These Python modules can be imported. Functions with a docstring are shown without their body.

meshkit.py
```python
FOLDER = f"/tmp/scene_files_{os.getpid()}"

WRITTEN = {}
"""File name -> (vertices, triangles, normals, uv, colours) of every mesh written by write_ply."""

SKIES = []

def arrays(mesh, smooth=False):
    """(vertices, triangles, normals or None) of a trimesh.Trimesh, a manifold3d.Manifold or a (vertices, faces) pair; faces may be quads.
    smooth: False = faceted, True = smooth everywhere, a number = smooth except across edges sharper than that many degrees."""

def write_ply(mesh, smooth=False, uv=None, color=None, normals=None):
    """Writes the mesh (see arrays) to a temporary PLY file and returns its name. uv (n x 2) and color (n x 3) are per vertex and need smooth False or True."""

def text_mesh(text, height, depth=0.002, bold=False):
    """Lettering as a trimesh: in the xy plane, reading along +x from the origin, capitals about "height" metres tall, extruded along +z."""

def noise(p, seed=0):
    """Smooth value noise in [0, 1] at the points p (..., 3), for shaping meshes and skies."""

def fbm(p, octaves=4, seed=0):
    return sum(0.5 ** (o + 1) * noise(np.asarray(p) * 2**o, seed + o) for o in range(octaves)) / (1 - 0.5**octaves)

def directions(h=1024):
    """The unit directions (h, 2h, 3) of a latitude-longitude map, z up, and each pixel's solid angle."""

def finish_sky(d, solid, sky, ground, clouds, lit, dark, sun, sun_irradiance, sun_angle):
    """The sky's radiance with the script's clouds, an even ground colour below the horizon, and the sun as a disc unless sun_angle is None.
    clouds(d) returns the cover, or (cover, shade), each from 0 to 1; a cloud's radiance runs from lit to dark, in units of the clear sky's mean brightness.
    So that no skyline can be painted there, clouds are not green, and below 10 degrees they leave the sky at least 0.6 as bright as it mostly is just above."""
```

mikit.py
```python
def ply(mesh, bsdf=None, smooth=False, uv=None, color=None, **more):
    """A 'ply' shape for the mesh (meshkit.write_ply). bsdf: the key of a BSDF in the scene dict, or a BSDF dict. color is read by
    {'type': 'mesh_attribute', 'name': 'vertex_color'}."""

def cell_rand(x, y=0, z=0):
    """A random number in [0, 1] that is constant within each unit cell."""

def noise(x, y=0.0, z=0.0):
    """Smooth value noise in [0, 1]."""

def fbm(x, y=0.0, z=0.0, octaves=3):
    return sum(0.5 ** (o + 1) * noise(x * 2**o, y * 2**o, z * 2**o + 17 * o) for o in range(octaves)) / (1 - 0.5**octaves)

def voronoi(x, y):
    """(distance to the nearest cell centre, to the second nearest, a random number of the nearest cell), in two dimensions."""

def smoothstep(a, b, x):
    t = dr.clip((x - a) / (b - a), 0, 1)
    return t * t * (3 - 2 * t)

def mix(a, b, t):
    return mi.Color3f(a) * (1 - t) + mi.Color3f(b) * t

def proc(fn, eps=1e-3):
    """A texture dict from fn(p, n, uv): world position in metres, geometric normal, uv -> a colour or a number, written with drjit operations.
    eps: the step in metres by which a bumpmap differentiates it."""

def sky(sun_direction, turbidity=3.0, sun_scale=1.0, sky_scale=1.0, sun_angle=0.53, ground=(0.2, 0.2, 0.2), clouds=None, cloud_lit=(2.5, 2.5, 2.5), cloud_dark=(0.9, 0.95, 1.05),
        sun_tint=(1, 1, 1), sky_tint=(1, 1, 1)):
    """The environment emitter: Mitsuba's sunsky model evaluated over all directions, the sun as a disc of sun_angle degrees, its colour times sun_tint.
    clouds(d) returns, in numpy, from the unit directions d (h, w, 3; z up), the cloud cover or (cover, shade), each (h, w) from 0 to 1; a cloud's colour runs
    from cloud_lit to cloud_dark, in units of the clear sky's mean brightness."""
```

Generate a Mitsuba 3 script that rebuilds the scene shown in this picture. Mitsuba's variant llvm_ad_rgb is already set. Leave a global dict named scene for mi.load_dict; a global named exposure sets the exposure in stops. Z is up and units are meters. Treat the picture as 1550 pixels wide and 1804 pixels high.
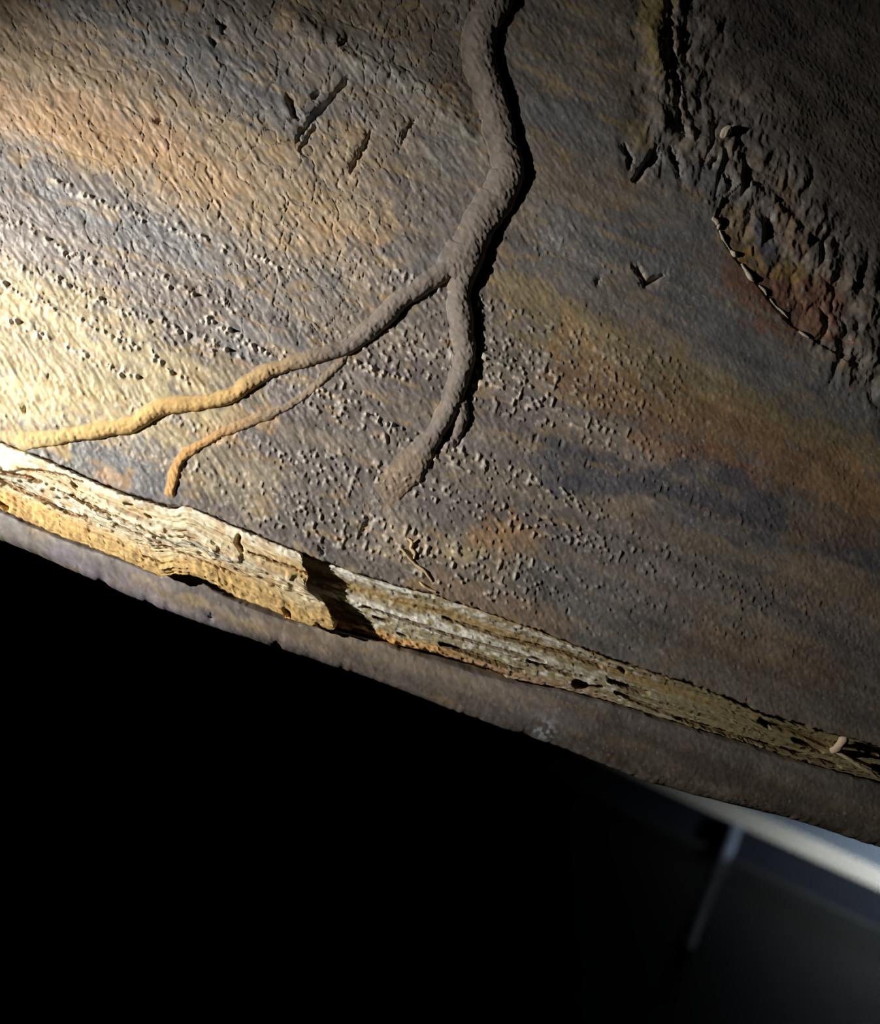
import math
import numpy as np
import trimesh
import mitsuba as mi
import mikit

# ------------------------------------------------------------------ camera, light, exposure
S = 0.0004                                   # metres per picture unit on the face of the timber
TILT = math.atan2(540, 1550)                 # the phone was held tilted: the timber lies level
CT, ST = math.cos(TILT), math.sin(TILT)
ZC = 1.25                                    # height of the lens above the floor
FOV = 50.0
DIST = 775 * S / math.tan(math.radians(FOV / 2))
exposure = 0.08
scene, labels = {}, {}
T = mi.ScalarTransform4f


def P(px, py):
    """A picture position -> (along, up) on the face of the timber, in units of S."""
    px, py = np.asarray(px, float) - 775, np.asarray(py, float) - 902
    return np.stack([px * CT + py * ST, px * ST - py * CT], -1)


def W(x, z, h):
    """(along, up, height off the face), in units of S -> metres in the room; the face looks towards -y."""
    return np.stack([np.asarray(x) * S, -np.asarray(h) * S, ZC + np.asarray(z) * S], -1)


scene['camera'] = {'type': 'thinlens', 'fov': FOV, 'fov_axis': 'x', 'aperture_radius': 0.0048, 'focus_distance': DIST - 0.004,
                   'near_clip': 0.05, 'far_clip': 50.0,
                   'to_world': T().look_at(origin=[0, -DIST, ZC], target=[0, 0, ZC], up=[-ST, 0, CT])}
# the torch that rakes the timber from the left, outside the frame
LX, LZ = P(-980, 440)
LH = 900.0
torch = W(LX, LZ, LH)
AX, AZ = P(270, 670)
scene['torch_light'] = {'type': 'spot', 'intensity': {'type': 'rgb', 'value': [2.7, 2.58, 2.36]}, 'cutoff_angle': 28.5, 'beam_width': 10.0,
                        'to_world': T().look_at(origin=torch.tolist(), target=W(AX, AZ, 0).tolist(), up=[0, 0, 1])}
# an unseen light, added on the right to brighten the far ledge
scene['added_ledge_light'] = {'type': 'spot', 'intensity': {'type': 'rgb', 'value': [8.2, 8.7, 9.3]}, 'cutoff_angle': 24.0, 'beam_width': 8.0,
                      'to_world': T().look_at(origin=[3.2, 3.05, 0.75], target=[2.74, 4.03, 0.27], up=[0, 0, 1])}

# ------------------------------------------------------------------ helpers
rng = np.random.default_rng(7)
_TAB = rng.random((8, 256, 256))


def vn(x, y, k=0):
    """Smooth value noise in [0, 1]."""
    x, y = np.asarray(x, float), np.asarray(y, float)
    i, j = np.floor(x).astype(int), np.floor(y).astype(int)
    u, v = x - i, y - j
    u, v = u * u * u * (u * (u * 6 - 15) + 10), v * v * v * (v * (v * 6 - 15) + 10)
    t = _TAB[k % 8]
    i, j = i + 37 * k, j + 91 * k
    a, b, c, d = t[i & 255, j & 255], t[(i + 1) & 255, j & 255], t[i & 255, (j + 1) & 255], t[(i + 1) & 255, (j + 1) & 255]
    return (a * (1 - u) + b * u) * (1 - v) + (c * (1 - u) + d * u) * v


def fb(x, y, k=0, o=3):
    return sum(0.5 ** (n + 1) * vn(np.asarray(x) * 2 ** n, np.asarray(y) * 2 ** n, k + n) for n in range(o)) / (1 - 0.5 ** o)


def ss(a, b, x):
    t = np.clip((x - a) / (b - a), 0, 1)
    return t * t * (3 - 2 * t)


def seg(x, y, pts):
    """Distance to a polyline, the place along it in [0, 1] and the signed side (+ = left of the way)."""
    best, along, side = np.full(x.shape, 1e9), np.zeros(x.shape), np.zeros(x.shape)
    pts = np.asarray(pts, float)
    L = np.r_[0, np.cumsum(np.linalg.norm(np.diff(pts, axis=0), axis=1))]
    for k in range(len(pts) - 1):
        a, d = pts[k], pts[k + 1] - pts[k]
        n = max(d @ d, 1e-9)
        t = np.clip(((x - a[0]) * d[0] + (y - a[1]) * d[1]) / n, 0, 1)
        ex, ey = x - a[0] - t * d[0], y - a[1] - t * d[1]
        r = np.hypot(ex, ey)
        m = r < best
        best = np.where(m, r, best)
        along = np.where(m, (L[k] + t * (L[k + 1] - L[k])) / L[-1], along)
        side = np.where(m, np.sign(d[0] * ey - d[1] * ex), side)
    return best, along, side


def inside(x, z, poly):
    p = np.asarray(poly, float)
    c = np.zeros(x.shape, bool)
    for (x0, z0), (x1, z1) in zip(p, np.roll(p, -1, axis=0)):
        if z0 != z1:
            c ^= ((z0 > z) != (z1 > z)) & (x < (x1 - x0) * (z - z0) / (z1 - z0) + x0)
    return c


def grid_faces(r, c, close=False):
    i, j = np.meshgrid(np.arange(r - 1), np.arange(c - 1), indexing='ij')
    a = (i * c + j).ravel()
    return np.vstack([np.stack([a, a + 1, a + c + 1], 1), np.stack([a, a + c + 1, a + c], 1)])


def curve(pts, step):
    """A smooth line through the points (Catmull-Rom; every column is interpolated), evenly sampled."""
    p = np.asarray(pts, float)
    q = np.vstack([2 * p[0] - p[1], p, 2 * p[-1] - p[-2]])
    out = []
    for k in range(1, len(q) - 2):
        t = np.linspace(0, 1, 24, endpoint=False)[:, None]
        out.append(0.5 * (2 * q[k] + (q[k + 1] - q[k - 1]) * t + (2 * q[k - 1] - 5 * q[k] + 4 * q[k + 1] - q[k + 2]) * t ** 2 + (3 * q[k] - q[k - 1] - 3 * q[k + 1] + q[k + 2]) * t ** 3))
    out = np.vstack(out + [p[-1:]])
    d = np.r_[0, np.cumsum(np.linalg.norm(np.diff(out[:, :2], axis=0), axis=1))]
    s = np.linspace(0, d[-1], max(int(d[-1] / step), 4))
    return np.stack([np.interp(s, d, out[:, k]) for k in range(out.shape[1])], 1)


VC = {'type': 'mesh_attribute', 'name': 'vertex_color'}
scene['timber_skin'] = {'type': 'twosided', 'bsdf': {'type': 'principled', 'base_color': VC, 'roughness': 0.55, 'specular': 0.45}}
scene['raw_wood'] = {'type': 'twosided', 'bsdf': {'type': 'principled', 'base_color': VC, 'roughness': 0.75, 'specular': 0.25}}
scene['dry_mud'] = {'type': 'twosided', 'bsdf': {'type': 'principled', 'base_color': VC, 'roughness': 0.8, 'specular': 0.2}}


def img(pts):
    """Points in the frame of the photograph; optional further columns are kept."""
    p = np.asarray(pts, float)
    return np.hstack([P(p[:, 0], p[:, 1]), p[:, 2:]])


# ------------------------------------------------------------------ the setting: a dark room far behind, out of focus
PHI = math.radians(28.5)
WD, WN = np.array([math.cos(PHI), -math.sin(PHI), 0]), np.array([-math.sin(PHI), -math.cos(PHI), 0])
F = 775 / math.tan(math.radians(FOV / 2))


def ray(px, py):
    u, v = P(px, py) / F
    return np.array([u, 1.0, v])


W0 = np.array([0, -DIST, ZC]) + ray(1550, 1632) * (-ZC / ray(1550, 1632)[2])     # where the skirting meets the floor


def on_wall(px, py):
    d, o = ray(px, py), np.array([0, -DIST, ZC])
    p = o + d * (((W0 - o) @ WN) / (d @ WN))
    return (p - W0) @ WD, p[2]


def plain(name, rgb, rough=0.7, spec=0.3):
    scene[name] = {'type': 'twosided', 'bsdf': {'type': 'principled', 'base_color': {'type': 'rgb', 'value': rgb}, 'roughness': rough, 'specular': spec}}


plain('wall_paint', [0.115, 0.145, 0.185])
plain('cream_paint', [0.62, 0.60, 0.52], 0.5)
plain('navy_paint', [0.016, 0.019, 0.028], 0.5)
plain('post_paint', [0.14, 0.17, 0.22], 0.4)
plain('floor_paint', [0.016, 0.018, 0.017], 0.45, 0.15)
plain('rail_paint', [0.03, 0.032, 0.032], 0.6)


def wall_box(s0, s1, z0, z1, d0, d1, bevel=0.006):
    """A bar along the far wall: s along, z up, d out into the room; long edges chamfered."""
    b = min(bevel, (z1 - z0) / 3, (d1 - d0) / 3)
    prof = [(d0, z0), (d1 - b, z0), (d1, z0 + b), (d1, z1 - b), (d1 - b, z1), (d0, z1)]
    v = np.array([W0 * [1, 1, 0] + WD * s + WN * d + [0, 0, z] for s in (s0, s1) for d, z in prof])
    return trimesh.convex.convex_hull(v)


st_b, st_t = on_wall(1550, 1566), on_wall(1550, 1530)
dk_t = on_wall(1550, 1622)
scene['floor'] = mikit.ply(trimesh.creation.box(extents=[14, 14, 0.1], transform=trimesh.transformations.translation_matrix([0, 3.0, -0.05])), 'floor_paint')
scene['wall_back'] = mikit.ply(wall_box(-6, 4.0, -0.1, 2.6, -0.12, 0.0), 'wall_paint')
scene['trim_1'] = mikit.ply(wall_box(-6, 4.0, st_b[1], st_t[1], -0.01, 0.045), 'cream_paint')
scene['baseboard_back'] = mikit.ply(wall_box(-6, 4.0, 0.0, st_b[1], -0.01, 0.03), 'navy_paint')
sp = on_wall(1303, 1457)[0]
sp2 = on_wall(1275, 1518)[0]
def on_floor(px, py):
    d = ray(px, py)
    return np.array([0, -DIST, ZC]) + d * (-ZC / d[2])


def tube(pts, r, n=14):
    return trimesh.util.concatenate([trimesh.creation.cylinder(r, segment=[a, b], sections=n) for a, b in zip(pts[:-1], pts[1:])] + [trimesh.creation.icosphere(2, r).apply_translation(p) for p in pts[1:-1]])


foot = W0 * [1, 1, 0] + WD * sp2 + WN * 0.062
reflection = [foot + [0, 0, 0.03], *[np.r_[on_floor(*q)[:2], 0.030] for q in ((1246, 1578), (1222, 1634), (1200, 1690))]]
for k in ('floor', 'wall_back', 'trim_1', 'baseboard_back'):
    labels[k] = {'kind': 'structure'}
labels['floor']['label'] = 'dark bare floor lost in the blackness below the timber'
labels['wall_back']['label'] = 'blue-grey wall above the cream ledge, far behind and out of focus'
labels['trim_1']['label'] = 'bright cream ledge along the far wall, out of focus'
labels['baseboard_back']['label'] = 'dark navy skirting panel under the bright cream ledge'
scene['wall_post__upright'] = mikit.ply(tube([foot + [0, 0, 0.02], foot + [0, 0, st_b[1] + 0.01]], 0.038), 'post_paint', smooth=40)
scene['wall_post__reflection'] = mikit.ply(tube(reflection, 0.030), 'post_paint', smooth=40)  # bar on the floor, standing in for the reflection of the upright
scene['trim_2'] = mikit.ply(wall_box(-6, 4.0, 0.0, 0.02, 0.10, 0.16), 'rail_paint')
labels['trim_2'] = {'kind': 'structure', 'label': 'faint grey kerb strip on the dark floor in front of the skirting'}
labels['wall_post'] = {'label': 'blurred blue-grey pipe before the dark skirting, its floor reflection modelled as a bar', 'category': 'post'}

# ------------------------------------------------------------------ the timber
# outlines, in the frame of the photograph
BAND_TOP = img([(-800, 484), (-190, 700), (-90, 745), (5, 782), (100, 819), (201, 864), (302, 894), (335, 896), (419, 930), (528, 974), (600, 1002), (689, 1030), (776, 1054), (863, 1082), (950, 1113), (1000, 1132), (1071, 1160), (1142, 1182), (1249, 1217), (1355, 1262), (1461, 1293), (1550, 1320), (1700, 1368), (1900, 1430), (2250, 1548)])
BAND_BOT = img([(-800, 608), (-190, 823), (-90, 864), (5, 902), (100, 946), (184, 976), (280, 1012), (300, 1010), (345, 1016), (375, 1036), (436, 1067), (503, 1090), (560, 1104), (592, 1110), (671, 1131), (706, 1145), (769, 1162), (830, 1183), (898, 1201), (1002, 1219), (1106, 1248), (1177, 1272), (1248, 1294), (1319, 1315), (1390, 1340), (1479, 1364), (1560, 1386), (1700, 1424), (1900, 1484), (2250, 1602)])
EDGE = img([(-900, 640), (-300, 850), (-100, 922), (0, 960), (160, 1030), (250, 1070), (350, 1105), (480, 1148), (640, 1200), (800, 1262), (1000, 1330), (1150, 1390), (1300, 1430), (1400, 1455), (1550, 1503), (1900, 1620), (2300, 1754)])


def band(x):
    return np.interp(x, BAND_TOP[:, 0], BAND_TOP[:, 1]), np.interp(x, BAND_BOT[:, 0], BAND_BOT[:, 1])


def edge(x):
    e = np.interp(x, EDGE[:, 0], EDGE[:, 1]) + 3 * (fb(x / 60, x * 0, 3) - 0.5) + 1.4 * (vn(x / 9, x * 0, 4) - 0.5)
    for px, py, w, d in ((168, 1032, 10, 5), (484, 1146, 6, 3), (250, 1068, 9, 4), (930, 1305, 12, 3)):
        x0 = P(px, py)[0]
        e = e + d * np.exp(-((x - x0) / w) ** 2)
    return e


RECESS = img([(1215, -260), (1205, -60), (1198, 60), (1204, 180), (1228, 245), (1300, 225), (1312, 300), (1350, 330), (1400, 372), (1440, 430), (1478, 520), (1530, 600), (1640, 700), (1900, 880)])
FLAKE = [(1262, 385), (1280, 425), (1300, 455), (1322, 480), (1350, 515), (1375, 545), (1400, 570), (1432, 590)]
CRACKS = [  # points in the photograph, half width, depth
    ([(506, 165), (515, 185), (524, 208)], 6, 15), ([(520, 248), (532, 225), (548, 205), (562, 192), (585, 168), (604, 148), (611, 136)], 6, 16),
    ([(528, 262), (540, 240), (556, 214)], 4, 9), ([(552, 172), (560, 158)], 5, 12), ([(614, 304), (628, 278), (640, 255), (655, 228)], 5, 14),
    ([(708, 250), (716, 232), (726, 212)], 4, 8), ([(384, 36), (392, 48), (396, 58)], 6, 13), ([(376, 66), (378, 82)], 5, 12), ([(292, 70), (297, 78)], 6, 11),
    ([(276, 208), (281, 214)], 4, 9), ([(596, 86), (610, 72)], 4, 8),
    ([(1188, -40), (1186, 60), (1194, 120), (1200, 170), (1212, 232)], 5, 8), ([(1122, 312), (1140, 286), (1158, 268), (1158, 250)], 11, 24),
    ([(1104, 250), (1110, 290)], 9, 14), ([(1186, 252), (1192, 275), (1204, 300)], 6, 13), ([(1268, 268), (1256, 290)], 5, 10), ([(1284, 300), (1292, 318)], 6, 14),
    ([(1120, 468), (1132, 488), (1138, 502)], 5, 12), ([(1138, 500), (1152, 492), (1168, 484)], 5, 11), ([(1052, 500), (1058, 490)], 4, 8), ([(1362, 380), (1368, 410)], 6, 12),
    ([(1326, 290), (1328, 320)], 5, 12), ([(1280, 392), (1284, 386)], 6, 12), ([(42, 716), (46, 724)], 4, 8),
    ([(562, 962), (568, 978)], 2, 4), ([(362, 1088), (366, 1093)], 4, 9), ([(478, 1140), (484, 1146)], 4, 8), ([(640, 935), (655, 915)], 5, 7), ([(800, 790), (812, 765)], 4, 9), ([(778, 782), (796, 752)], 6, 10)]
ROWS = [([(90, 318), (160, 350), (245, 382), (330, 410), (430, 448), (540, 480)], 64), ([(5, 385), (60, 412), (130, 450), (200, 470), (300, 500), (430, 552)], 66),
        ([(0, 452), (60, 478), (140, 508), (220, 550), (330, 590), (440, 640)], 80), ([(0, 500), (120, 556), (240, 610), (340, 680)], 70), ([(10, 560), (120, 615), (240, 670)], 50),
        ([(360, 560), (430, 600), (500, 628)], 40), ([(620, 640), (680, 660), (720, 670)], 26), ([(560, 690), (640, 720), (720, 780)], 30)]


def skin_height(x, z):
    """Height of the timber's skin off its face, and the masks that the colours need."""
    g = 0.94                                                          # way of the grain, in the picture
    gx, gz = x + 14 * (fb(x / 90, z / 90, 1) - 0.5), z + 14 * (fb(x / 90, z / 90, 2) - 0.5)
    h = 16 * (fb(x / 420, z / 260, 0, 2) - 0.5) + 7 * (fb(x / 120, z / 70, 2, 2) - 0.5)
    # broad sweep: the face turns away towards the upper right
    h = h - 70 * ss(250, 1500, x * 0.75 + z * 0.65) ** 1.2
    # fine ripples, their crests running steeply down to the right
    a = math.radians(-36)
    u, v = gx * math.cos(a) + gz * math.sin(a), -gx * math.sin(a) + gz * math.cos(a)
    left = ss(500, -500, x + 0.3 * z)
    quiet = (1 - 0.5 * ss(6, -6, z - band(x)[1])) * (1 - 0.7 * ss(0, 420, x + 0.25 * z))
    h = h + quiet * (0.7 + 1.2 * left) * (vn(u / 24, v / 5.4, 3) - 0.5) + 1.5 * left * (vn(u / 44, v / 13, 6) - 0.5) + quiet * (0.8 + 0.5 * left) * (vn(u / 15, v / 5, 4) - 0.5) + 0.8 * (vn(x / 4.5, z / 4.5, 5) - 0.5)
    # grains: small knobs, thicker in long stripes along the timber
    stripe = fb(x / 520, z / 34, 6, 2)
    zone = ss(620, 250, z) * ss(520, -20, x) * 0.9 + 0.1 + 0.4 * ss(330, -60, z) * ss(900, 500, x)
    zone = zone * ss(-4, 4, z - band(x)[1] - 20) * (1 - 0.6 * ss(-150, -380, x))
    k = vn(x / 6.5, z / 6.5, 7) * 0.75 + 0.25 * vn(x / 15, z / 15, 3)
    h = h + 2.6 * ss(0.52, 0.85, k) * np.clip(zone, 0, 1) * (0.35 + 1.0 * ss(0.38, 0.62, stripe))
    h = h - 1.8 * ss(0.84, 0.97, vn(x / 9, z / 9, 2)) * np.clip(zone, 0, 1)
    rd, _, _ = seg(x + 20 * (fb(x / 30, z / 30, 5) - 0.5), z, img([(520, 40), (600, 90), (700, 140), (790, 190), (860, 260)]))
    h = h + 7 * np.exp(-(rd / 26) ** 2) * (0.5 + fb(x / 22, z / 14, 6))
    # low creases of the tan patch, top left
    for sc, kk in ((46, 1), (25, 5)):
        c = np.abs(fb(gx / sc, gz / sc, kk, 2) - 0.5)
        h = h - 1.6 * ss(0.035, 0.0, c) * ss(180, 420, z - 0.25 * x + 60) * ss(-80, -330, x)
    tops = np.zeros(x.shape)
    r0 = np.random.default_rng(11)
    for pts, n in ROWS:
        p = curve(img(pts), 1.0)
        for q in r0.random(n):
            c = p[int(q * (len(p) - 1))] + r0.normal(0, 1, 2) * (6, 4.5)
            r, hh = r0.uniform(2.6, 4.6), r0.uniform(1.6, 4.6)
            m = (np.abs(x - c[0]) < 16) & (np.abs(z - c[1]) < 16)
            d = np.hypot(x[m] - c[0], z[m] - c[1]) / r
            h[m] = h[m] + hh * np.exp(-d ** 3)
            tops[m] = np.maximum(tops[m], np.exp(-d ** 3) * (0.4 + hh / 7.0))
    # the hollow beyond the torn edge, upper right
    wob = 16 * (fb(x / 34, z / 34, 3) - 0.5)
    d, _, side = seg(x + wob, z - wob, RECESS)
    sd = d * np.where(inside(x + wob, z - wob, list(RECESS) + list(img([(2600, 880), (2600, -900), (1200, -900)]))), 1.0, -1.0)
    rec = ss(-2, 16, sd)
    h = h - rec * (4 * (0.3 + 0.7 * ss(600, 820, z)) + 11 * ss(0, 190, sd) + 64 * ss(60, 620, sd)) + 2 * ss(26, 0, d) * (1 - rec)
    crag = ss(150, 10, d) * ss(330, 480, z)
    h = h + crag * (15 * (np.abs(fb((x + 20 * fb(x / 50, z / 50, 1)) / 38, z / 66, 5, 4) - 0.5) * 2) - 6)
    # olive ridge running up out of the frame
    d2, _, _ = seg(x, z, img([(1170, -250), (1166, 0), (1160, 90), (1166, 160), (1172, 215)]))
    h = h + 6 * np.exp(-(d2 / 18) ** 2)
    # flake: a thin skin that has lifted along a pale rim
    d3, al, sd3 = seg(x, z, img(FLAKE))
    sd3 = np.where(inside(x, z, img(FLAKE + [(1700, 760), (1700, 200), (1330, 300), (1275, 350)])), 1.0, -1.0)
    fl = ss(-2, 3, d3 * sd3) * ss(170, 60, d3)
    h = h - 3.5 * fl * ss(190, 30, d3)
    # cracks and holes
    jit = 11 * (fb(x / 9, z / 9, 4, 3) - 0.5)
    wid = 0.45 + 1.1 * vn(x / 13, z / 13, 6)
    for pts, w, dep in CRACKS:
        p = img(pts)
        lo, hi = p.min(0) - 40, p.max(0) + 40
        m = (x > lo[0]) & (x < hi[0]) & (z > lo[1]) & (z < hi[1])
        dd, al, _ = seg(x[m] + jit[m], z[m] + jit[m], p)
        h[m] = h[m] - dep * ss(w * 1.15, 0.0, dd / wid[m] + w * 0.5 * np.abs(2 * al - 1) ** 2) - 2.0 * ss(2.6 * w, 0.6 * w, dd)
    # the trough in which the raw wood lies bare
    t, b = band(x)
    wt = 5 * (fb(x / 17, z * 0, 5) - 0.5) + 3 * (vn(x / 6, z * 0, 6) - 0.5)
    tr = ss(3, -3, z - t - wt) * ss(-3, 3, z - b + 3 * (fb(x / 30, x * 0, 7) - 0.5))
    lip = ss(3, -3, z - b)
    h = h - lip * 3 - tr * (44 - 20 * ss(300, 950, x))
    return h, dict(tr=tr, tops=np.maximum(tops, 0.55 * ss(0.55, 0.85, k) * np.clip(zone, 0, 1) * ss(0.38, 0.62, stripe)), sd=sd, rec=rec, stripe=stripe, fl=fl, gx=gx, gz=gz, lip=lip)


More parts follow.
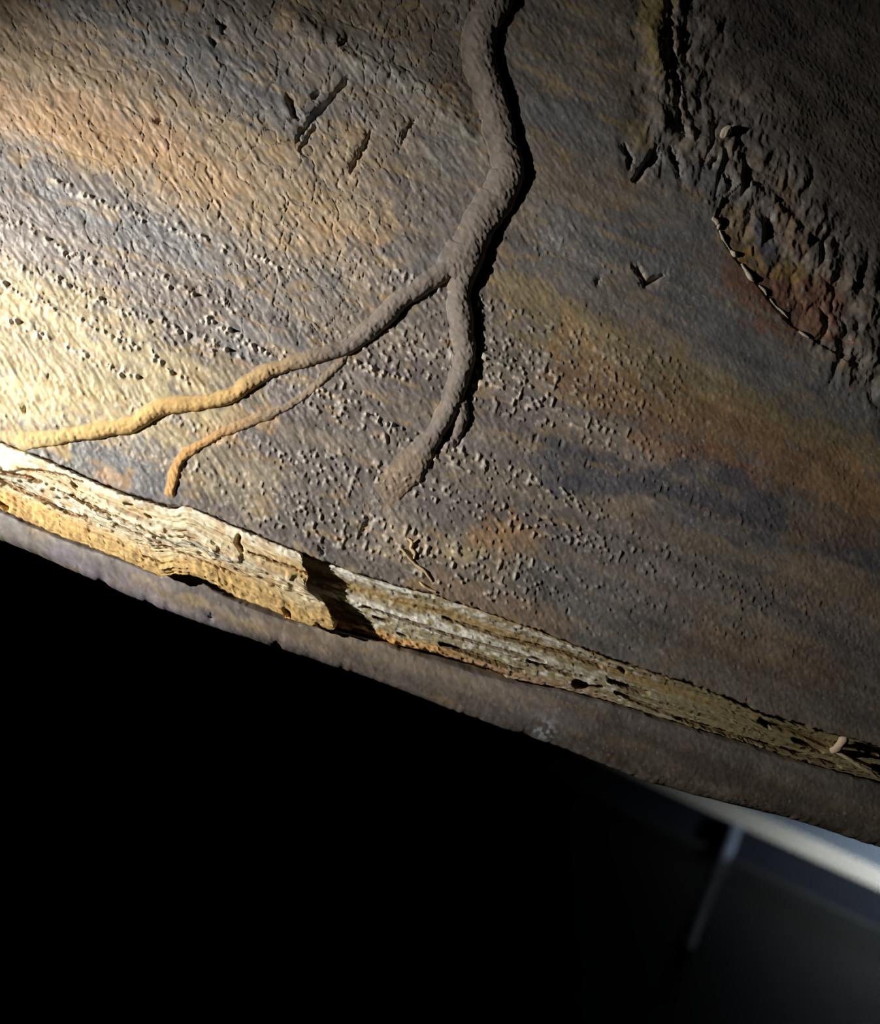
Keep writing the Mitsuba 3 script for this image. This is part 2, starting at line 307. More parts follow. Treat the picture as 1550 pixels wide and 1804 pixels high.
# stains: line in the photograph, half width, colour, strength
GREY, TAN, ORANGE, OCHRE, BLUE, PLUM, UMBER, OLIVE = (.205, .184, .168), (.44, .335, .225), (.48, .30, .15), (.52, .43, .25), (.18, .185, .198), (.20, .168, .165), (.115, .090, .072), (.25, .20, .095)
STAINS = [
    ([(-150, 60), (0, 120), (160, 200), (330, 260), (470, 330), (560, 370)], 140, TAN, .85), ([(0, 190), (180, 215), (300, 240)], 46, (.52, .33, .20), .7),
    ([(80, 215), (250, 275), (400, 330)], 34, ORANGE, .55), ([(-50, 10), (100, 20), (200, 90)], 60, TAN, .5),
    ([(120, 0), (230, 50), (330, 90), (420, 140), (520, 200)], 52, BLUE, .8), ([(420, 0), (560, 90), (700, 140)], 60, GREY, .5),
    ([(520, -30), (660, 20), (800, 90), (840, 160)], 64, UMBER, .65), ([(900, 60), (1000, 160), (1090, 250)], 60, (.15, .14, .13), .5),
    ([(0, 285), (120, 345), (260, 400), (420, 470), (560, 520)], 46, BLUE, .75), ([(0, 350), (60, 360)], 30, GREY, .6),
    ([(0, 490), (140, 560), (300, 650), (420, 690)], 55, OCHRE, .5), ([(-40, 390), (120, 440), (300, 520), (460, 610)], 46, (.24, .212, .205), .75), ([(-60, 610), (60, 640), (160, 690), (260, 700)], 110, OCHRE, .75), ([(-60, 690), (80, 720), (160, 735)], 50, (.62, .52, .30), .7),
    ([(80, 790), (170, 810), (250, 830), (280, 860)], 38, BLUE, .9), ([(160, 834), (215, 850)], 12, ORANGE, .7), ([(330, 800), (420, 850), (470, 870)], 40, OCHRE, .35),
    ([(450, 450), (600, 560), (700, 600)], 34, TAN, .30), ([(560, 390), (600, 400), (660, 410)], 26, ORANGE, .6), ([(520, 350), (640, 380)], 30, TAN, .5),
    ([(620, 90), (700, 120), (780, 180), (850, 230)], 34, (.30, .29, .25), .6), ([(760, 60), (820, 160)], 60, UMBER, .5), ([(600, 30), (740, 50)], 50, (.20, .165, .12), .5),
    ([(780, 280), (830, 330)], 40, BLUE, .5), ([(680, 450), (760, 460)], 40, BLUE, .5), ([(420, 600), (520, 600)], 30, BLUE, .5),
    ([(560, 690), (700, 640), (760, 600)], 60, PLUM, .4), ([(940, 200), (1010, 200), (1060, 260)], 50, BLUE, .7), ([(960, 310), (1060, 300), (1090, 330)], 46, (.24, .195, .16), .6),
    ([(1000, 420), (1130, 420), (1280, 560), (1420, 680), (1600, 780)], 58, BLUE, .85), ([(1180, 300), (1240, 330), (1250, 380)], 60, BLUE, .7),
    ([(900, 520), (1010, 580), (1140, 650), (1290, 720), (1440, 760), (1600, 820)], 46, (.30, .235, .12), .75), ([(1000, 570), (1035, 600)], 16, ORANGE, .55),
    ([(1000, 660), (1140, 710), (1260, 750), (1380, 800), (1600, 900)], 48, (.27, .155, .078), .75), ([(1120, 780), (1260, 815), (1330, 840)], 22, (.30, .14, .075), .6),
    ([(1500, 840), (1600, 880)], 60, ORANGE, .4), ([(900, 700), (1000, 770), (1110, 810)], 30, PLUM, .7), ([(980, 760), (1080, 800), (1120, 820)], 16, TAN, .5),
    ([(1000, 830), (1130, 850), (1300, 890), (1600, 990)], 44, (.105, .108, .135), .9), ([(1400, 1010), (1500, 1050), (1600, 1100)], 40, ORANGE, .22),
    ([(1420, 930), (1560, 930)], 40, (.26, .15, .08), .5), ([(700, 950), (800, 960), (930, 965)], 34, TAN, .5), ([(860, 940), (930, 950)], 34, (.46, .27, .14), .7), ([(780, 970), (840, 968)], 10, OCHRE, .8),
    ([(760, 1030), (900, 1070), (980, 1110)], 30, (.34, .21, .12), .5), ([(1020, 930), (1120, 960), (1200, 1080)], 70, PLUM, .5), ([(1080, 890), (1140, 910)], 20, TAN, .5),
    ([(1230, 1120), (1320, 1150), (1460, 1180)], 44, (.24, .145, .085), .45), ([(950, 1000), (1020, 1060), (1120, 1120)], 60, (.15, .15, .155), .6),
    ([(1290, 370), (1310, 420), (1330, 450)], 30, (.34, .235, .12), .7), ([(1340, 500), (1400, 520), (1440, 540)], 60, (.27, .135, .09), .9), ([(1330, 450), (1420, 460)], 22, (.40, .27, .08), .8),
    ([(1350, 380), (1370, 440)], 26, (.12, .12, .16), .9), ([(1395, 340), (1430, 420)], 24, (.30, .20, .13), .6),
    ([(1168, -80), (1164, 0), (1160, 120)], 20, (.34, .275, .11), .85), ([(1130, 230), (1140, 250)], 18, (.28, .225, .10), .7), ([(1100, 80), (1120, 200)], 30, UMBER, .5),
    ([(0, 935), (150, 985), (300, 1040)], 40, (.36, .33, .32), .5), ([(90, 985), (230, 1050), (400, 1110)], 20, (.28, .25, .30), .7), ([(250, 1030), (350, 1060), (480, 1110), (600, 1150)], 18, TAN, .55),
    ([(470, 1130), (620, 1170), (760, 1220)], 20, PLUM, .55), ([(660, 1150), (800, 1200), (960, 1240)], 20, TAN, .25), ([(820, 1260), (960, 1290)], 24, PLUM, .5), ([(1000, 1260), (1150, 1290), (1300, 1350)], 40, (.16, .14, .14), .6),
    ([(1060, 1300), (1300, 1380), (1500, 1450)], 36, UMBER, .6), ([(530, 970), (566, 984)], 8, TAN, .7), ([(370, 770), (420, 735), (470, 728)], 22, (.52, .34, .18), .7), ([(330, 745), (380, 740)], 24, OCHRE, .5), ([(0, 770), (70, 776), (90, 790)], 16, (.55, .40, .19), .8)]


def skin_colour(x, z, m):
    wx, wz = x + 60 * (fb(x / 110, z / 60, 4) - 0.5), z + 46 * (fb(x / 110, z / 60, 5) - 0.5)
    wx, wz = wx + 14 * (fb(x / 18, z / 14, 1) - 0.5), wz + 14 * (fb(x / 18, z / 14, 2) - 0.5)
    c = np.ones(x.shape + (1,)) * np.array(GREY)
    long = fb(x / 300, z / 26, 0, 4)[..., None]
    c = c + (np.array(PLUM) - c) * ss(0.48, 0.66, long) * 0.6
    c = c + (np.array(TAN) - c) * ss(0.50, 0.30, long) * 0.25
    ca, sa = math.cos(math.radians(-36)), math.sin(math.radians(-36))
    ru, rv = x * ca + z * sa, -x * sa + z * ca
    brk = 0.55 * fb(x / 34, z / 24, 3, 3) + 0.45 * fb(ru / 22, rv / 8, 5, 3)
    for pts, w, col, k in STAINS:
        p = img(pts)
        lo, hi = p.min(0) - 2.2 * w - 60, p.max(0) + 2.2 * w + 60
        s = (x > lo[0]) & (x < hi[0]) & (z > lo[1]) & (z < hi[1])
        d, _, _ = seg(wx[s], wz[s], p)
        a = ss(1.35, 0.45, d / w + 2.6 * (brk[s] - 0.5)) * k * 0.92
        c[s] = c[s] + (np.array(col) - c[s]) * a[:, None]
    # mottling
    c = c * (0.80 + 0.40 * fb(x / 13, z / 9, 6, 3))[..., None]
    c = c * (0.84 + 0.32 * vn(ru / 26, rv / 6, 2))[..., None]
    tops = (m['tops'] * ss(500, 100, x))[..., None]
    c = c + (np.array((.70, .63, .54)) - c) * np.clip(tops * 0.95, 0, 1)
    warm = ss(0.60, 0.78, fb(x / 60, z / 13, 7, 3))[..., None] * (0.4 - 0.22 * ss(0, 400, x))[..., None]
    c = c * (0.74 + 0.52 * fb(x / 420, z / 15 + x / 200, 3, 4))[..., None]
    c = c + (np.array((.46, .31, .14)) - c) * warm * (1 - m['rec'][..., None])
    # pale specks
    sp = ss(0.88, 0.97, vn(x / 4.6, z / 4.6, 1)) * (0.25 + 0.5 * vn(x / 90, z / 60, 2))
    c = c + (np.array((.55, .50, .44)) - c) * sp[..., None] * 0.8
    # glint at the lower edge, painted in as a bluish-white patch
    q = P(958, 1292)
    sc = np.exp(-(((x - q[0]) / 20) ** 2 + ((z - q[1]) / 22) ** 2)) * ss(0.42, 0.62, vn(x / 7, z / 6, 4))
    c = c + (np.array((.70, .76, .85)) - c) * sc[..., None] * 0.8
    tr = m['tr'][..., None]
    c = c + (np.array((.24, .17, .10)) - c) * tr
    return np.clip(c, 0.01, 0.9)


def build_body():
    xs = np.concatenate([np.linspace(-1800, -1240, 30, endpoint=False), np.linspace(-1240, -1060, 40, endpoint=False), np.arange(-1060, 1075, 2.1), np.linspace(1080, 1260, 40), np.linspace(1280, 1800, 30)])
    zs = np.concatenate([np.linspace(1700, 1330, 24, endpoint=False), np.linspace(1330, 1130, 40, endpoint=False), np.arange(1130, -262, -2.1)])
    X, Z = np.meshgrid(xs, zs)
    H, m = skin_height(X, Z)
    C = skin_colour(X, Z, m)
    # the lower edge: rounded, then the underside and the hidden back
    zl, hl, e = Z[-1], H[-1], edge(xs)
    rows_z, rows_h = [], []
    for a in np.linspace(0, math.pi / 2, 34)[1:]:
        zz = zl + (e - zl) * math.sin(a)
        hh, mm = skin_height(xs[None], zz[None])
        rows_z.append(zz)
        rows_h.append(hh[0] - 46 * (1 - math.cos(a)))
    for k in range(1, 30):
        rows_z.append(e + 3 * (fb(xs / 20, xs * 0 + k, 1) - 0.5))
        rows_h.append(rows_h[32] - (400) * k / 29.0)
    for zz in np.linspace(-200, 1700, 12):
        rows_z.append(xs * 0 + zz)
        rows_h.append(xs * 0 - 480)
    rz, rh = np.array(rows_z), np.array(rows_h)
    rx = np.ones_like(rz) * xs
    _, m2 = skin_height(rx, rz)
    X, Z, H = np.vstack([X, rx]), np.vstack([Z, rz]), np.vstack([H, rh])
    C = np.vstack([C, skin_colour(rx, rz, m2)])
    r, c = X.shape
    v = W(X.ravel(), Z.ravel(), H.ravel())
    f = grid_faces(r, c)
    f = np.vstack([f, np.stack([(r - 1) * c + np.arange(c - 1), (r - 1) * c + np.arange(1, c), np.arange(1, c)], 1),
                   np.stack([(r - 1) * c + np.arange(c - 1), np.arange(1, c), np.arange(c - 1)], 1)])
    col = C.reshape(-1, 3)
    for side in (0, c - 1):                                          # the two sawn ends
        ring = np.arange(r) * c + side
        mid = len(v)
        v, col = np.vstack([v, v[ring].mean(0)]), np.vstack([col, [[.2, .15, .1]]])
        f = np.vstack([f, np.stack([ring, np.roll(ring, -1), np.full(r, mid)], 1)])
    return (v, f[:, ::-1]), col


mesh, col = build_body()
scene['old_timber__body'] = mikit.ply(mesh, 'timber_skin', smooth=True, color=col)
labels['old_timber'] = {'label': 'huge dark weathered timber with a pale rotted strip along its lower edge, hanging over blackness', 'category': 'timber'}


def skin_at(x, z):
    h, _ = skin_height(np.atleast_1d(np.asarray(x, float)).copy(), np.atleast_1d(np.asarray(z, float)).copy())
    return h


# ------------------------------------------------------------------ the bare wood in the trough
def coons(top, bot, lef, rig, nu, nv):
    """A grid between four edge lines (each evenly sampled by its length)."""
    def at(p, n):
        p = np.asarray(p, float)
        d = np.r_[0, np.cumsum(np.linalg.norm(np.diff(p, axis=0), axis=1))]
        s = np.linspace(0, d[-1], n)
        return np.stack([np.interp(s, d, p[:, 0]), np.interp(s, d, p[:, 1])], 1)
    top, bot, lef, rig = at(top, nu), at(bot, nu), at(lef, nv), at(rig, nv)
    u, v = np.linspace(0, 1, nu)[None, :, None], np.linspace(0, 1, nv)[:, None, None]
    return ((1 - v) * top[None] + v * bot[None] + (1 - u) * lef[:, None] + u * rig[:, None]
            - ((1 - u) * (1 - v) * top[0] + u * (1 - v) * top[-1] + (1 - u) * v * bot[0] + u * v * bot[-1]))


def slab(key, G, hfun, cfun, down, under=0.0):
    """A slab of wood: top surface G at heights hfun, its four sides going down."""
    nv, nu = G.shape[:2]
    U, V = np.meshgrid(np.linspace(0, 1, nu), np.linspace(0, 1, nv))
    H = hfun(G[..., 0], G[..., 1], U, V)
    C = cfun(G[..., 0], G[..., 1], U, V, H)
    k = 4
    pad = lambda a: np.pad(a, ((k, k), (k, k)) + ((0, 0),) * (a.ndim - 2), mode='edge')
    G2, H2, C2 = pad(G), pad(H), pad(C)
    ii, jj = np.meshgrid(np.arange(nv + 2 * k), np.arange(nu + 2 * k), indexing='ij')
    out = np.maximum.reduce([k - ii, ii - (nv + k - 1), k - jj, jj - (nu + k - 1), ii * 0]) / k
    H2 = np.where(out > 0, H2 * (1 - out) + down * out, H2)
    cen = G.reshape(-1, 2).mean(0)
    ri, bo = np.clip(jj - (nu + k - 1), 0, k) / k, np.clip(ii - (nv + k - 1), 0, k) / k
    G2 = G2 - np.stack([under * ri, -under * 0.3 * ri - 0.5 * under * bo], -1)
    G2 = G2 + 1.2 * (rng.random(G2.shape) - 0.5) * (out > 0)[..., None]
    v, f = W(G2[..., 0].ravel(), G2[..., 1].ravel(), H2.ravel()), grid_faces(nv + 2 * k, nu + 2 * k)
    scene[key] = mikit.ply((v, f[:, ::-1]), 'raw_wood', smooth=True, color=np.clip(C2.reshape(-1, 3), 0.01, 0.95))


def ragged(p, amp, k, step=2.0, scale=7.0):
    p = curve(p, step)
    d = np.gradient(p, axis=0)
    n = np.stack([-d[:, 1], d[:, 0]], 1) / np.maximum(np.linalg.norm(d, axis=1), 1e-9)[:, None]
    s = np.arange(len(p)) * step
    return p + n * (amp * 2 * (fb(s / scale, s * 0 + 3.3, k, 3) - 0.5))[:, None]


PALE, CREAM, HONEY, ASH, MOSS = np.array((.74, .63, .42)), np.array((.88, .81, .64)), np.array((.66, .43, .15)), np.array((.44, .43, .37)), np.array((.36, .31, .16))
SPLITS = [([(-20, 826), (20, 836), (55, 842), (76, 850)], 5, 12), ([(0, 842), (40, 862), (90, 882), (108, 894)], 4, 8), ([(20, 834), (45, 828), (80, 830), (120, 838), (150, 850)], 2.5, 5), ([(112, 896), (140, 908), (160, 912)], 4, 9),
          ([(130, 872), (150, 884), (176, 898), (200, 908)], 3, 8), ([(424, 944), (421, 956), (428, 970)], 5, 13), ([(440, 972), (470, 982), (520, 1000), (550, 1012)], 2.5, 7),
          ([(133, 852), (138, 858)], 4, 8), ([(222, 888), (238, 890)], 3, 7), ([(262, 906), (270, 912)], 3, 8), ([(10, 886), (24, 896)], 5, 12), ([(506, 1072), (514, 1084)], 5, 14), ([(562, 1098), (570, 1106)], 4, 12), ([(260, 978), (296, 992)], 2, 5),
          ([(100, 860), (200, 905), (330, 965)], 2, 4), ([(200, 920), (300, 962), (420, 1010)], 2, 4)]


def h_slab(x, z, U, V):
    h = 9 + 7 * ss(0.7, 0.95, V) + 12 * ss(0.0, 0.45, V) * (0.6 + 0.4 * ss(-700, -250, x)) + 5 * np.exp(-((V - 0.03) / 0.05) ** 2)
    h = h + 6 * (fb(x / 220, V * 8, 1, 3) - 0.5) + 5 * (fb(x / 90, V * 22, 3, 3) - 0.5) + 3.4 * (vn(x / 26, V * 46, 4) - 0.5) + 1.5 * (vn(x / 6, z / 4, 4) - 0.5) + 0.8 * (vn(x / 3.4, z / 3.4, 5) - 0.5)
    h = h - 5 * ss(0.64, 0.80, fb(x / 120, V * 26, 6, 3)) * ss(0.10, 0.2, V) * ss(0.75, 0.66, V)
    fib = ss(0.55, 0.8, vn(x / 14, z / 5, 6)) * ss(0.2, 0.35, V) * ss(0.75, 0.6, V)
    h = h + 5 * fib
    rough = ss(0.70, 0.80, V)
    a = math.radians(35)
    h = h + rough * 4.5 * (fb((x * math.cos(a) + z * math.sin(a)) / 9, (-x * math.sin(a) + z * math.cos(a)) / 15, 7, 4) - 0.5)
    jit = 4 * (fb(x / 9, z / 9, 2) - 0.5)
    for pts, w, dep in SPLITS:
        d, al, _ = seg(x + jit, z + jit, img(pts))
        h = h - 1.5 * dep * ss(w, w * 0.3, d + 1.5 * np.abs(al - 0.5))
    return h


def c_slab(x, z, U, V, H):
    c = np.ones(x.shape + (1,)) * PALE
    n = fb(x / 150, V * 9, 4, 4)[..., None]
    c = c + (CREAM - c) * ss(0.10, 0.02, V + 0.06 * (n[..., 0] - 0.5))[..., None]
    c = c + (CREAM - c) * ss(0.45, 0.7, n) * 0.7
    c = c + (ASH - c) * (ss(0.30, 0.42, V) * ss(0.68, 0.52, V) * ss(0.35, 0.62, fb(x / 70, V * 18, 2, 3)))[..., None] * 0.75
    c = c + (HONEY - c) * (ss(0.60, 0.82, V + 0.25 * (fb(x / 60, z / 30, 1) - 0.5)) * 0.85)[..., None]
    c = c + (HONEY - c) * (ss(-380, -150, x) * ss(0.08, 0.14, V) * ss(0.36, 0.28, V) * 0.8)[..., None]
    c = c + (np.array((.50, .30, .13)) - c) * (ss(0.62, 0.8, vn(x / 22, z / 10, 7)) * 0.5)[..., None]
    c = c * (0.72 + 0.56 * fb(x / 50, V * 40, 3, 3))[..., None]
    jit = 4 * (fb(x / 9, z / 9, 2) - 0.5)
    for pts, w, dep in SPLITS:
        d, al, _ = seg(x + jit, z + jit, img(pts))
        c = c + (np.array((.34, .22, .11)) - c) * (ss(w * 1.1, w * 0.4, d + 1.5 * np.abs(al - 0.5)) * 0.8)[..., None]  # shade inside the splits, painted as darker brown
    return c


top = ragged(img([(-800, 486), (-190, 702), (-90, 746), (5, 782), (100, 819), (201, 864), (290, 893), (312, 897), (335, 893), (419, 930), (500, 962), (528, 974), (533, 983)]), 2.2, 1)
bot = ragged(img([(-800, 600), (-190, 815), (-90, 856), (5, 894), (100, 938), (184, 968), (268, 1004), (294, 1014), (318, 1010), (349, 1014), (386, 1029), (436, 1055), (503, 1081), (545, 1098), (592, 1106)]), 3.0, 2)
rig = ragged(img([(533, 983), (535, 997), (544, 1010), (542, 1028), (547, 1042), (564, 1052), (576, 1064), (585, 1080), (590, 1092), (592, 1106)]), 2.0, 3, 1.0, 5.0)
top[-1], bot[-1] = rig[0], rig[-1]
G = coons(top, bot, np.stack([top[0], bot[0]]), rig, 860, 86)
slab('old_timber__rotted_slab', G, h_slab, c_slab, -30, 26.0)
labels['old_timber__rotted_slab'] = {'label': 'pale honey-coloured rotted slab with a jagged broken end'}

FURROWS = [([(640, 1070), (700, 1090), (790, 1120), (880, 1145), (960, 1166)], 3.5, 8), ([(780, 1090), (880, 1124), (990, 1150), (1060, 1176)], 4, 9), ([(776, 1137), (820, 1150), (880, 1172), (920, 1184)], 4.5, 16), ([(690, 1140), (769, 1157), (830, 1175), (890, 1192)], 4, 14),
           ([(930, 1165), (985, 1184), (1010, 1192)], 4, 9), ([(1020, 1132), (1080, 1156), (1120, 1176)], 3, 8), ([(1075, 1200), (1110, 1212), (1140, 1222)], 6, 15), ([(1016, 1206), (1032, 1210)], 9, 26), ([(1030, 1212), (1060, 1212)], 4, 12),
           ([(1085, 1222), (1140, 1244), (1200, 1268)], 4, 10), ([(1200, 1268), (1300, 1300), (1400, 1328), (1480, 1352)], 4.5, 14), ([(1344, 1272), (1354, 1280)], 8, 16), ([(1355, 1276), (1420, 1298), (1470, 1320)], 5, 12), ([(1400, 1304), (1450, 1326)], 5, 12),
           ([(1486, 1316), (1520, 1322), (1560, 1338)], 6, 14), ([(1094, 1178), (1102, 1186)], 5, 10), ([(700, 1118), (716, 1124)], 3, 8), ([(658, 1088), (686, 1098)], 3, 8), ([(1540, 1350), (1600, 1368)], 5, 14)]


def h_low(x, z, U, V):
    deep = -20 + 13 * ss(-130, 330, x)
    h = deep + 9 * (fb(x / 330, V * 6.5, 5, 2) - 0.5) + 9 * np.exp(-((V - 0.06) / 0.07) ** 2) + 6 * np.exp(-((V - 0.52) / 0.10) ** 2)
    far = ss(150, 480, x)
    h = h + 8 * (fb(x / 210, V * 12, 3, 3) - 0.5) + 4 * (fb(x / 80, V * 26, 1, 3) - 0.5) + (3.0 - 1.9 * far) * (vn(x / 9, z / 4.2, 4) - 0.5) + (1.4 - 0.8 * far) * (vn(x / 3.6, z / 3.0, 5) - 0.5)
    h = h - 5 * np.exp(-((V - 0.27) / 0.07) ** 2)
    crumb = ss(0.86, 0.92, V) * ss(230, 60, x)
    h = h + crumb * (7 + 9 * (vn(x / 7, z / 6, 2) - 0.5))
    jit = 4 * (fb(x / 11, z / 9, 2) - 0.5)
    for pts, w, dep in FURROWS:
        d, al, _ = seg(x + jit, z + jit, img(pts))
        h = h - 1.4 * dep * ss(w, w * 0.25, d + 3 * np.abs(al - 0.5) ** 2)
    return h


def c_low(x, z, U, V, H):
    c = np.ones(x.shape + (1,)) * np.array((.40, .345, .215))
    n = fb(x / 260, V * 12, 2, 4)[..., None]
    c = c + (MOSS - c) * ss(0.5, 0.35, n) * 0.9
    white = (np.exp(-((V - 0.07 - 0.04 * ss(0, 400, x)) / 0.085) ** 2) + 0.8 * np.exp(-((V - 0.5) / 0.11) ** 2)) * ss(0.30, 0.55, fb(x / 16, z / 7, 1, 2)) * ss(500, 150, x)
    white = white + 0.6 * ss(0.64, 0.8, vn(x / 10, z / 6, 3)) * ss(700, 300, x)
    c = c + (np.array((.86, .84, .76)) - c) * np.clip(white * 1.25, 0, 1)[..., None] * 0.95
    brown = np.exp(-((V - 0.27) / 0.10) ** 2)
    c = c + (np.array((.36, .235, .09)) - c) * brown[..., None] * 0.8
    rim = ss(0.06, 0.0, V) * ss(-40, 60, x)
    c = c + (np.array((.52, .33, .13)) - c) * rim[..., None] * 0.8
    crumb = ss(0.80, 0.9, V) * ss(330, 60, x)
    c = c + (np.array((.66, .38, .14)) - c) * crumb[..., None] * 0.9
    pink = ss(0.66, 0.78, V) * ss(60, 200, x) * ss(520, 260, x) * ss(0.4, 0.6, n[..., 0])
    c = c + (np.array((.50, .33, .21)) - c) * pink[..., None] * 0.8
    dark = ss(420, 640, x)
    c = c + (np.array((.33, .275, .145)) - c) * dark[..., None] * 0.8
    c = c * (0.68 + 0.64 * fb(x / 60, V * 34, 3, 3))[..., None]
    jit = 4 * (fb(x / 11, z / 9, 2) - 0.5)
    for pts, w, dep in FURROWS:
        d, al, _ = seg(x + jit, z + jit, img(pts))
        c = c + (np.array((.24, .16, .08)) - c) * (ss(w * 1.1, w * 0.4, d + 3 * np.abs(al - 0.5) ** 2) * 0.8)[..., None]  # furrow bottoms darkened in the colour to stand for their shade
    return c


top = ragged(img([(500, 968), (560, 987), (598, 1001), (689, 1030), (760, 1046), (776, 1050), (863, 1082), (950, 1112), (1000, 1132), (1071, 1160), (1142, 1183), (1249, 1218), (1355, 1264), (1461, 1294), (1515, 1306), (1550, 1319), (1700, 1366), (1850, 1414), (2200, 1532)]), 1.8, 4)
bot = ragged(img([(500, 1090), (592, 1110), (671, 1128), (706, 1142), (769, 1156), (830, 1174), (898, 1196), (1002, 1217), (1106, 1246), (1177, 1269), (1248, 1291), (1319, 1311), (1390, 1335), (1479, 1360), (1560, 1381), (1700, 1423), (1850, 1468), (2200, 1584)]), 2.6, 5)
G = coons(top, bot, np.stack([top[0], bot[0]]), np.stack([top[-1], bot[-1]]), 1060, 76)
slab('old_timber__rotted_core', G, h_low, c_low, -50)
labels['old_timber__rotted_core'] = {'label': 'lower greyish olive core wood, furrowed and streaked with white'}

# ------------------------------------------------------------------ the root-like ridge
def ridge(key, pts, k, colour, lift=0.85, fade0=0.0, fade1=0.0, label=None, thin=0.95):
    """pts: x, y, half width in the photograph. A rounded ridge that flares into the skin."""
    p = curve(img(pts), 1.7)
    g = np.arange(len(p)) * 1.7
    p[:, :2] += 5.0 * (np.stack([fb(g / 26, g * 0 + k, k, 3), fb(g / 26, g * 0 + k, k + 3, 3)], 1) - 0.5)
    s = np.linspace(0, 1, len(p))
    L = np.arange(len(p)) * 1.7
    d = np.gradient(p[:, :2], axis=0)
    for _ in range(6):
        d[1:-1] = (d[:-2] + 2 * d[1:-1] + d[2:]) / 4
    n = np.stack([-d[:, 1], d[:, 0]], 1) / np.linalg.norm(d, axis=1)[:, None]
    q = np.linspace(-1, 1, 46)
    qq = np.where(q < 0, q * 1.75, q * 1.08)                        # gentle on the light side, steep on the other
    w = p[:, 2] * thin * (1 + 0.35 * (fb(L / 22, L * 0, k, 2) - 0.5))
    X = p[:, :1] + n[:, :1] * qq[None] * w[:, None]
    Z = p[:, 1:2] + n[:, 1:2] * qq[None] * w[:, None]
    base = skin_at(X.ravel(), Z.ravel()).reshape(X.shape)
    env = np.ones(len(p))
    if fade0: env = env * ss(0, fade0, s)
    if fade1: env = env * ss(1, 1 - fade1, s)
    prof = np.where(q < 0, np.cos(np.clip(q, -1, 0) * math.pi / 2) ** 1.5, np.sqrt(np.clip(1 - q ** 2.4, 0, 1)))
    mid = base[:, 10:36].mean(1)
    mid = np.convolve(np.pad(mid, 12, mode='edge'), np.ones(25) / 25, mode='valid')
    flat = ss(0.0, 0.5, prof)[None] * 0.8
    lump = 1 + 0.25 * (fb(X / 20, Z / 20, k, 2) - 0.5)
    H = base * (1 - flat) + mid[:, None] * flat + (p[:, 2] * lift * env)[:, None] * prof[None] * lump - 3.0 * ss(0.16, 0.0, prof)[None] - 1.5 * (1 - env)[:, None]
    H = H + prof[None] * (1.6 * (vn(X / 5, Z / 5, 3) - 0.5) + 2.0 * (vn((X + Z) / 6, (X - Z) / 16, 4) - 0.5))
    C = colour(X, Z, s[:, None] + X * 0)
    C = C * (0.8 + 0.4 * fb(X / 9, Z / 9, 5, 2))[..., None]
    # blend into the colour of the skin along both flanks and at fading ends
    _, m = skin_height(X.copy(), Z.copy())
    sk = skin_colour(X, Z, m)
    a = np.clip(ss(0.0, 0.55, prof)[None] * (0.25 + 0.75 * env[:, None]), 0, 1)[..., None]
    C = sk * (1 - a) + C * a
    v, f = W(X.ravel(), Z.ravel(), H.ravel()), grid_faces(*X.shape)
    scene[key] = mikit.ply((v, f[:, ::-1]), 'dry_mud', smooth=True, color=np.clip(C.reshape(-1, 3), .01, .9))
    if label:
        labels[key] = {'label': label}


DUST, CLAY = np.array((.222, .187, .164)), np.array((.60, .40, .17))
dusty = lambda x, z, s: np.ones(x.shape + (1,)) * DUST
labels['root'] = {'label': 'grey-brown root-like ridge that comes down from the top and forks across the dark timber', 'category': 'root'}
ridge('root__stem', [(905, -150, 26), (896, -60, 24), (880, 0, 22), (858, 38, 23), (848, 70, 24), (851, 110, 24), (861, 140, 23), (872, 180, 23), (884, 230, 22), (895, 275, 23), (898, 303, 25), (888, 335, 26), (866, 370, 25), (846, 405, 26), (826, 445, 28), (806, 475, 26), (796, 492, 20)], 1, dusty, 0.62)
ridge('root__branch', [(850, 420, 20), (822, 455, 20), (790, 476, 17), (748, 504, 16), (708, 530, 16), (681, 560, 16), (651, 584, 15), (617, 610, 14), (580, 622, 13), (550, 631, 13), (503, 646, 12), (470, 656, 13), (440, 675, 13), (420, 692, 13), (396, 704, 13), (358, 710, 13), (319, 715, 14), (290, 719, 14), (268, 728, 15), (240, 746, 15), (200, 756, 15), (150, 764, 14), (95, 772, 14), (30, 778, 18), (-60, 778, 22)], 2,
      lambda x, z, s: DUST + (CLAY - DUST) * ss(0.30, 0.56, s)[..., None] + (np.array((.60, .47, .22)) - CLAY) * ss(0.72, 0.9, s)[..., None], 0.75, 0.06, 0.22, 'branch that turns orange-tan towards the left', 0.84)
ridge('root__branch_001', [(840, 440, 20), (824, 470, 20), (814, 505, 18), (813, 540, 18), (817, 575, 17), (821, 610, 16), (819, 645, 16), (808, 680, 16), (797, 710, 16), (784, 735, 15), (768, 765, 15), (748, 792, 18), (724, 826, 24), (692, 860, 26), (660, 895, 22), (634, 925, 14)], 3,
      lambda x, z, s: DUST + (np.array((.44, .30, .18)) - DUST) * ss(0.66, 0.82, s)[..., None], 0.85, 0.06, 0.55)
ridge('root__twig', [(617, 606, 7), (601, 636, 9), (583, 657, 8), (567, 672, 8), (540, 695, 8), (505, 716, 8), (480, 731, 9), (455, 738, 10), (425, 750, 10), (393, 764, 9), (366, 780, 9), (342, 792, 10), (322, 808, 11), (312, 830, 11), (306, 852, 11), (300, 880, 11), (299, 893, 9)], 4,
      lambda x, z, s: np.array((.30, .235, .17)) + (np.array((.58, .34, .14)) - np.array((.30, .235, .17))) * ss(0.35, 0.75, s)[..., None], 0.45, 0.08, 0.06, 'thin orange-tan twig that drops to the pale strip', 0.7)
ridge('root__twig_001', [(806, 690, 9), (812, 715, 11), (813, 740, 11), (806, 762, 9), (799, 782, 6)], 5, dusty, 0.8, 0.25, 0.2)


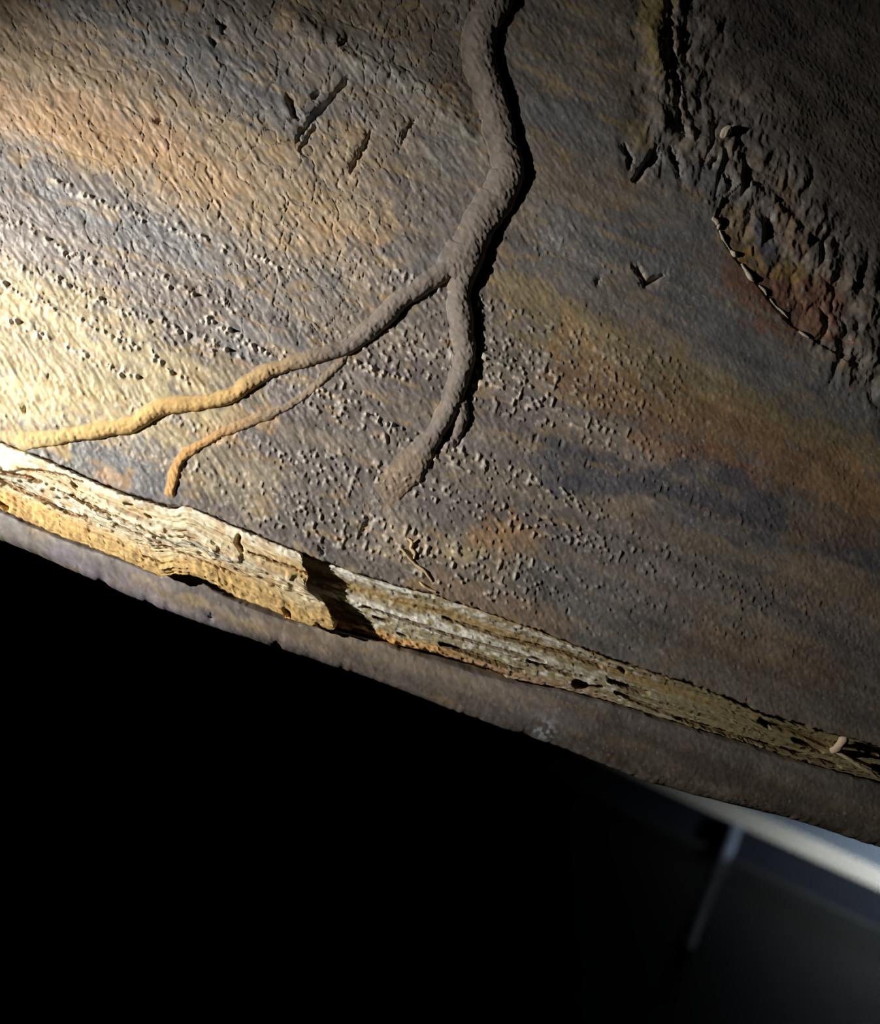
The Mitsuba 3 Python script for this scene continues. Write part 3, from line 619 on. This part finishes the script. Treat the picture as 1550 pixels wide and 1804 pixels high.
# ------------------------------------------------------------------ small things
def rod(pts, n=10, flat=1.0, k=0):
    """A round strand: points (x, y in the photograph, height, radius), closed at both ends."""
    p = curve(img(pts), 1.6)
    c = np.stack([p[:, 0], p[:, 1], p[:, 2]], 1)
    t = np.gradient(c, axis=0)
    t /= np.linalg.norm(t, axis=1)[:, None]
    a = np.cross(t, [0, 0, 1.0])
    a /= np.linalg.norm(a, axis=1)[:, None]
    b = np.cross(t, a)
    th = np.arange(n) * 2 * math.pi / n
    r = p[:, 3][:, None] * (1 + 0.3 * (vn(np.arange(len(p))[:, None] / 4.0 + 0 * th, th[None] * 1.3 + k, k) - 0.5))
    v = c[:, None] + r[..., None] * (np.cos(th)[None, :, None] * a[:, None] + flat * np.sin(th)[None, :, None] * b[:, None])
    v = np.vstack([v.reshape(-1, 3), c[:1], c[-1:]])
    i, j = np.meshgrid(np.arange(len(p) - 1), np.arange(n), indexing='ij')
    q0, q1 = (i * n + j).ravel(), (i * n + (j + 1) % n).ravel()
    f = np.vstack([np.stack([q0, q1, q1 + n], 1), np.stack([q0, q1 + n, q0 + n], 1)])
    e = np.arange(n)
    last = (len(p) - 1) * n
    f = np.vstack([f, np.stack([np.full(n, len(v) - 2), (e + 1) % n, e], 1), np.stack([np.full(n, len(v) - 1), last + e, last + (e + 1) % n], 1)])
    return trimesh.Trimesh(W(v[:, 0], v[:, 1], v[:, 2]), f, process=False)


def on_skin(pts, up=1.0):
    """(x, y, radius) in the photograph -> strand points lying on the skin."""
    p = np.asarray(pts, float)
    w = P(p[:, 0], p[:, 1])
    h = skin_at(w[:, 0], w[:, 1])
    return np.stack([p[:, 0], p[:, 1], h + up * p[:, 2], p[:, 2]], 1)


plain('pale_fibre', [0.72, 0.55, 0.32], 0.7, 0.2)
plain('peg_wood', [0.78, 0.58, 0.42], 0.6, 0.3)
plain('straw_fibre', [0.62, 0.53, 0.34], 0.6, 0.3)
plain('grit', [0.62, 0.56, 0.44], 0.7, 0.3)

scene['rootlet__strand'] = mikit.ply(rod(on_skin([(706, 966, 2.0), (714, 974, 2.4), (724, 986, 2.4), (734, 996, 2.4), (746, 1004, 2.4), (754, 1014, 2.3), (761, 1024, 1.6)])), 'pale_fibre', smooth=40)
scene['rootlet__fork'] = mikit.ply(rod(on_skin([(729, 984, 2.2), (731, 974, 2.6), (724, 966, 3.0), (726, 956, 2.8), (718, 948, 2.0)])), 'pale_fibre', smooth=40)
scene['rootlet__fork_001'] = mikit.ply(rod(on_skin([(725, 958, 2.2), (732, 953, 2.0), (736, 950, 1.4)])), 'pale_fibre', smooth=40)
labels['rootlet'] = {'label': 'longer thin pale forked rootlet clinging to the timber just above the strip', 'category': 'rootlet'}
scene['rootlet_001'] = mikit.ply(rod(on_skin([(739, 1025, 1.6), (746, 1032, 2.4), (756, 1038, 2.4), (768, 1043, 1.6)])), 'pale_fibre', smooth=40)
labels['rootlet_001'] = {'label': 'short pale rootlet fragment just below the longer forked rootlet', 'category': 'rootlet'}

pk = P(1478, 1318)
scene['peg__shaft'] = mikit.ply(rod([(1468, 1327, -14, 5.5), (1471, 1318, 6, 6.5), (1476, 1304, 15, 7), (1479, 1297, 17, 7)], 14, 1.0, 2), 'peg_wood', smooth=40)
scene['peg__head'] = mikit.ply(rod([(1476, 1304, 16, 7), (1479, 1298, 17.5, 8.5), (1480, 1294, 17, 5)], 14, 1.0, 3), 'peg_wood', smooth=40)
labels['peg'] = {'label': 'small pinkish-tan peg sticking up out of the strip at its far right end', 'category': 'peg'}
scene['straw'] = mikit.ply(rod([(1466, 1322, 2, 3.0), (1485, 1331, 8, 3.2), (1510, 1347, 10, 3.4), (1530, 1358, 9, 3.2), (1544, 1368, 6, 2.0)], 8), 'straw_fibre', smooth=40)
labels['straw'] = {'label': 'thin pale straw lying slantwise in the strip beside the small peg', 'category': 'straw'}


def crumb(px, py, rx, rz, rh, k, up=0.5):
    m = trimesh.creation.icosphere(3)
    v = m.vertices
    v = v * (1 + 0.55 * (fb(v[:, 0] * 1.4 + v[:, 2] + 9 * k, v[:, 1] * 1.4 - v[:, 2], k, 3) - 0.5))[:, None]
    w = P(px, py)
    h = skin_at(w[0], w[1])[0]
    a = math.radians(-25)
    x = v[:, 0] * rx * math.cos(a) - v[:, 1] * rz * math.sin(a)
    z = v[:, 0] * rx * math.sin(a) + v[:, 1] * rz * math.cos(a)
    return trimesh.Trimesh(W(w[0] + x, w[1] + z, h + up * rh + v[:, 2] * rh), m.faces, process=False)


scene['wood_chip'] = mikit.ply(crumb(1286, 222, 8, 14, 7, 3, 0.3), 'grit', smooth=35)
labels['wood_chip'] = {'label': 'small pale upright chip caught at the torn dark edge in the upper right', 'category': 'chip'}

# the pale crumbly rim of the lifted flake
rims = [[(1258, 380, 3), (1265, 386, 6), (1270, 392, 5), (1268, 400, 2)], [(1271, 402, 2), (1276, 415, 3.4), (1283, 426, 2.2), (1290, 436, 2.4)], [(1291, 437, 3), (1297, 444, 6), (1304, 446, 3)],
        [(1311, 461, 2.5), (1318, 474, 3.6), (1326, 486, 5.2), (1333, 492, 2.5)], [(1341, 499, 2.2), (1350, 507, 3.6), (1356, 516, 2.6)], [(1362, 522, 2), (1372, 535, 2.2), (1385, 545, 2.4), (1396, 556, 1.6)], [(1414, 580, 1.8), (1422, 586, 2.6), (1432, 591, 1.6)]]
for i, pts in enumerate(rims):
    key = 'old_timber__flake_rim' + ('' if i == 0 else '_%03d' % i)
    scene[key] = mikit.ply(rod(on_skin(pts, 0.1), 12, 1.0, i), 'grit', smooth=40)
labels['old_timber__flake_rim'] = {'label': 'pale crumbly rim of the lifted brown flake'}
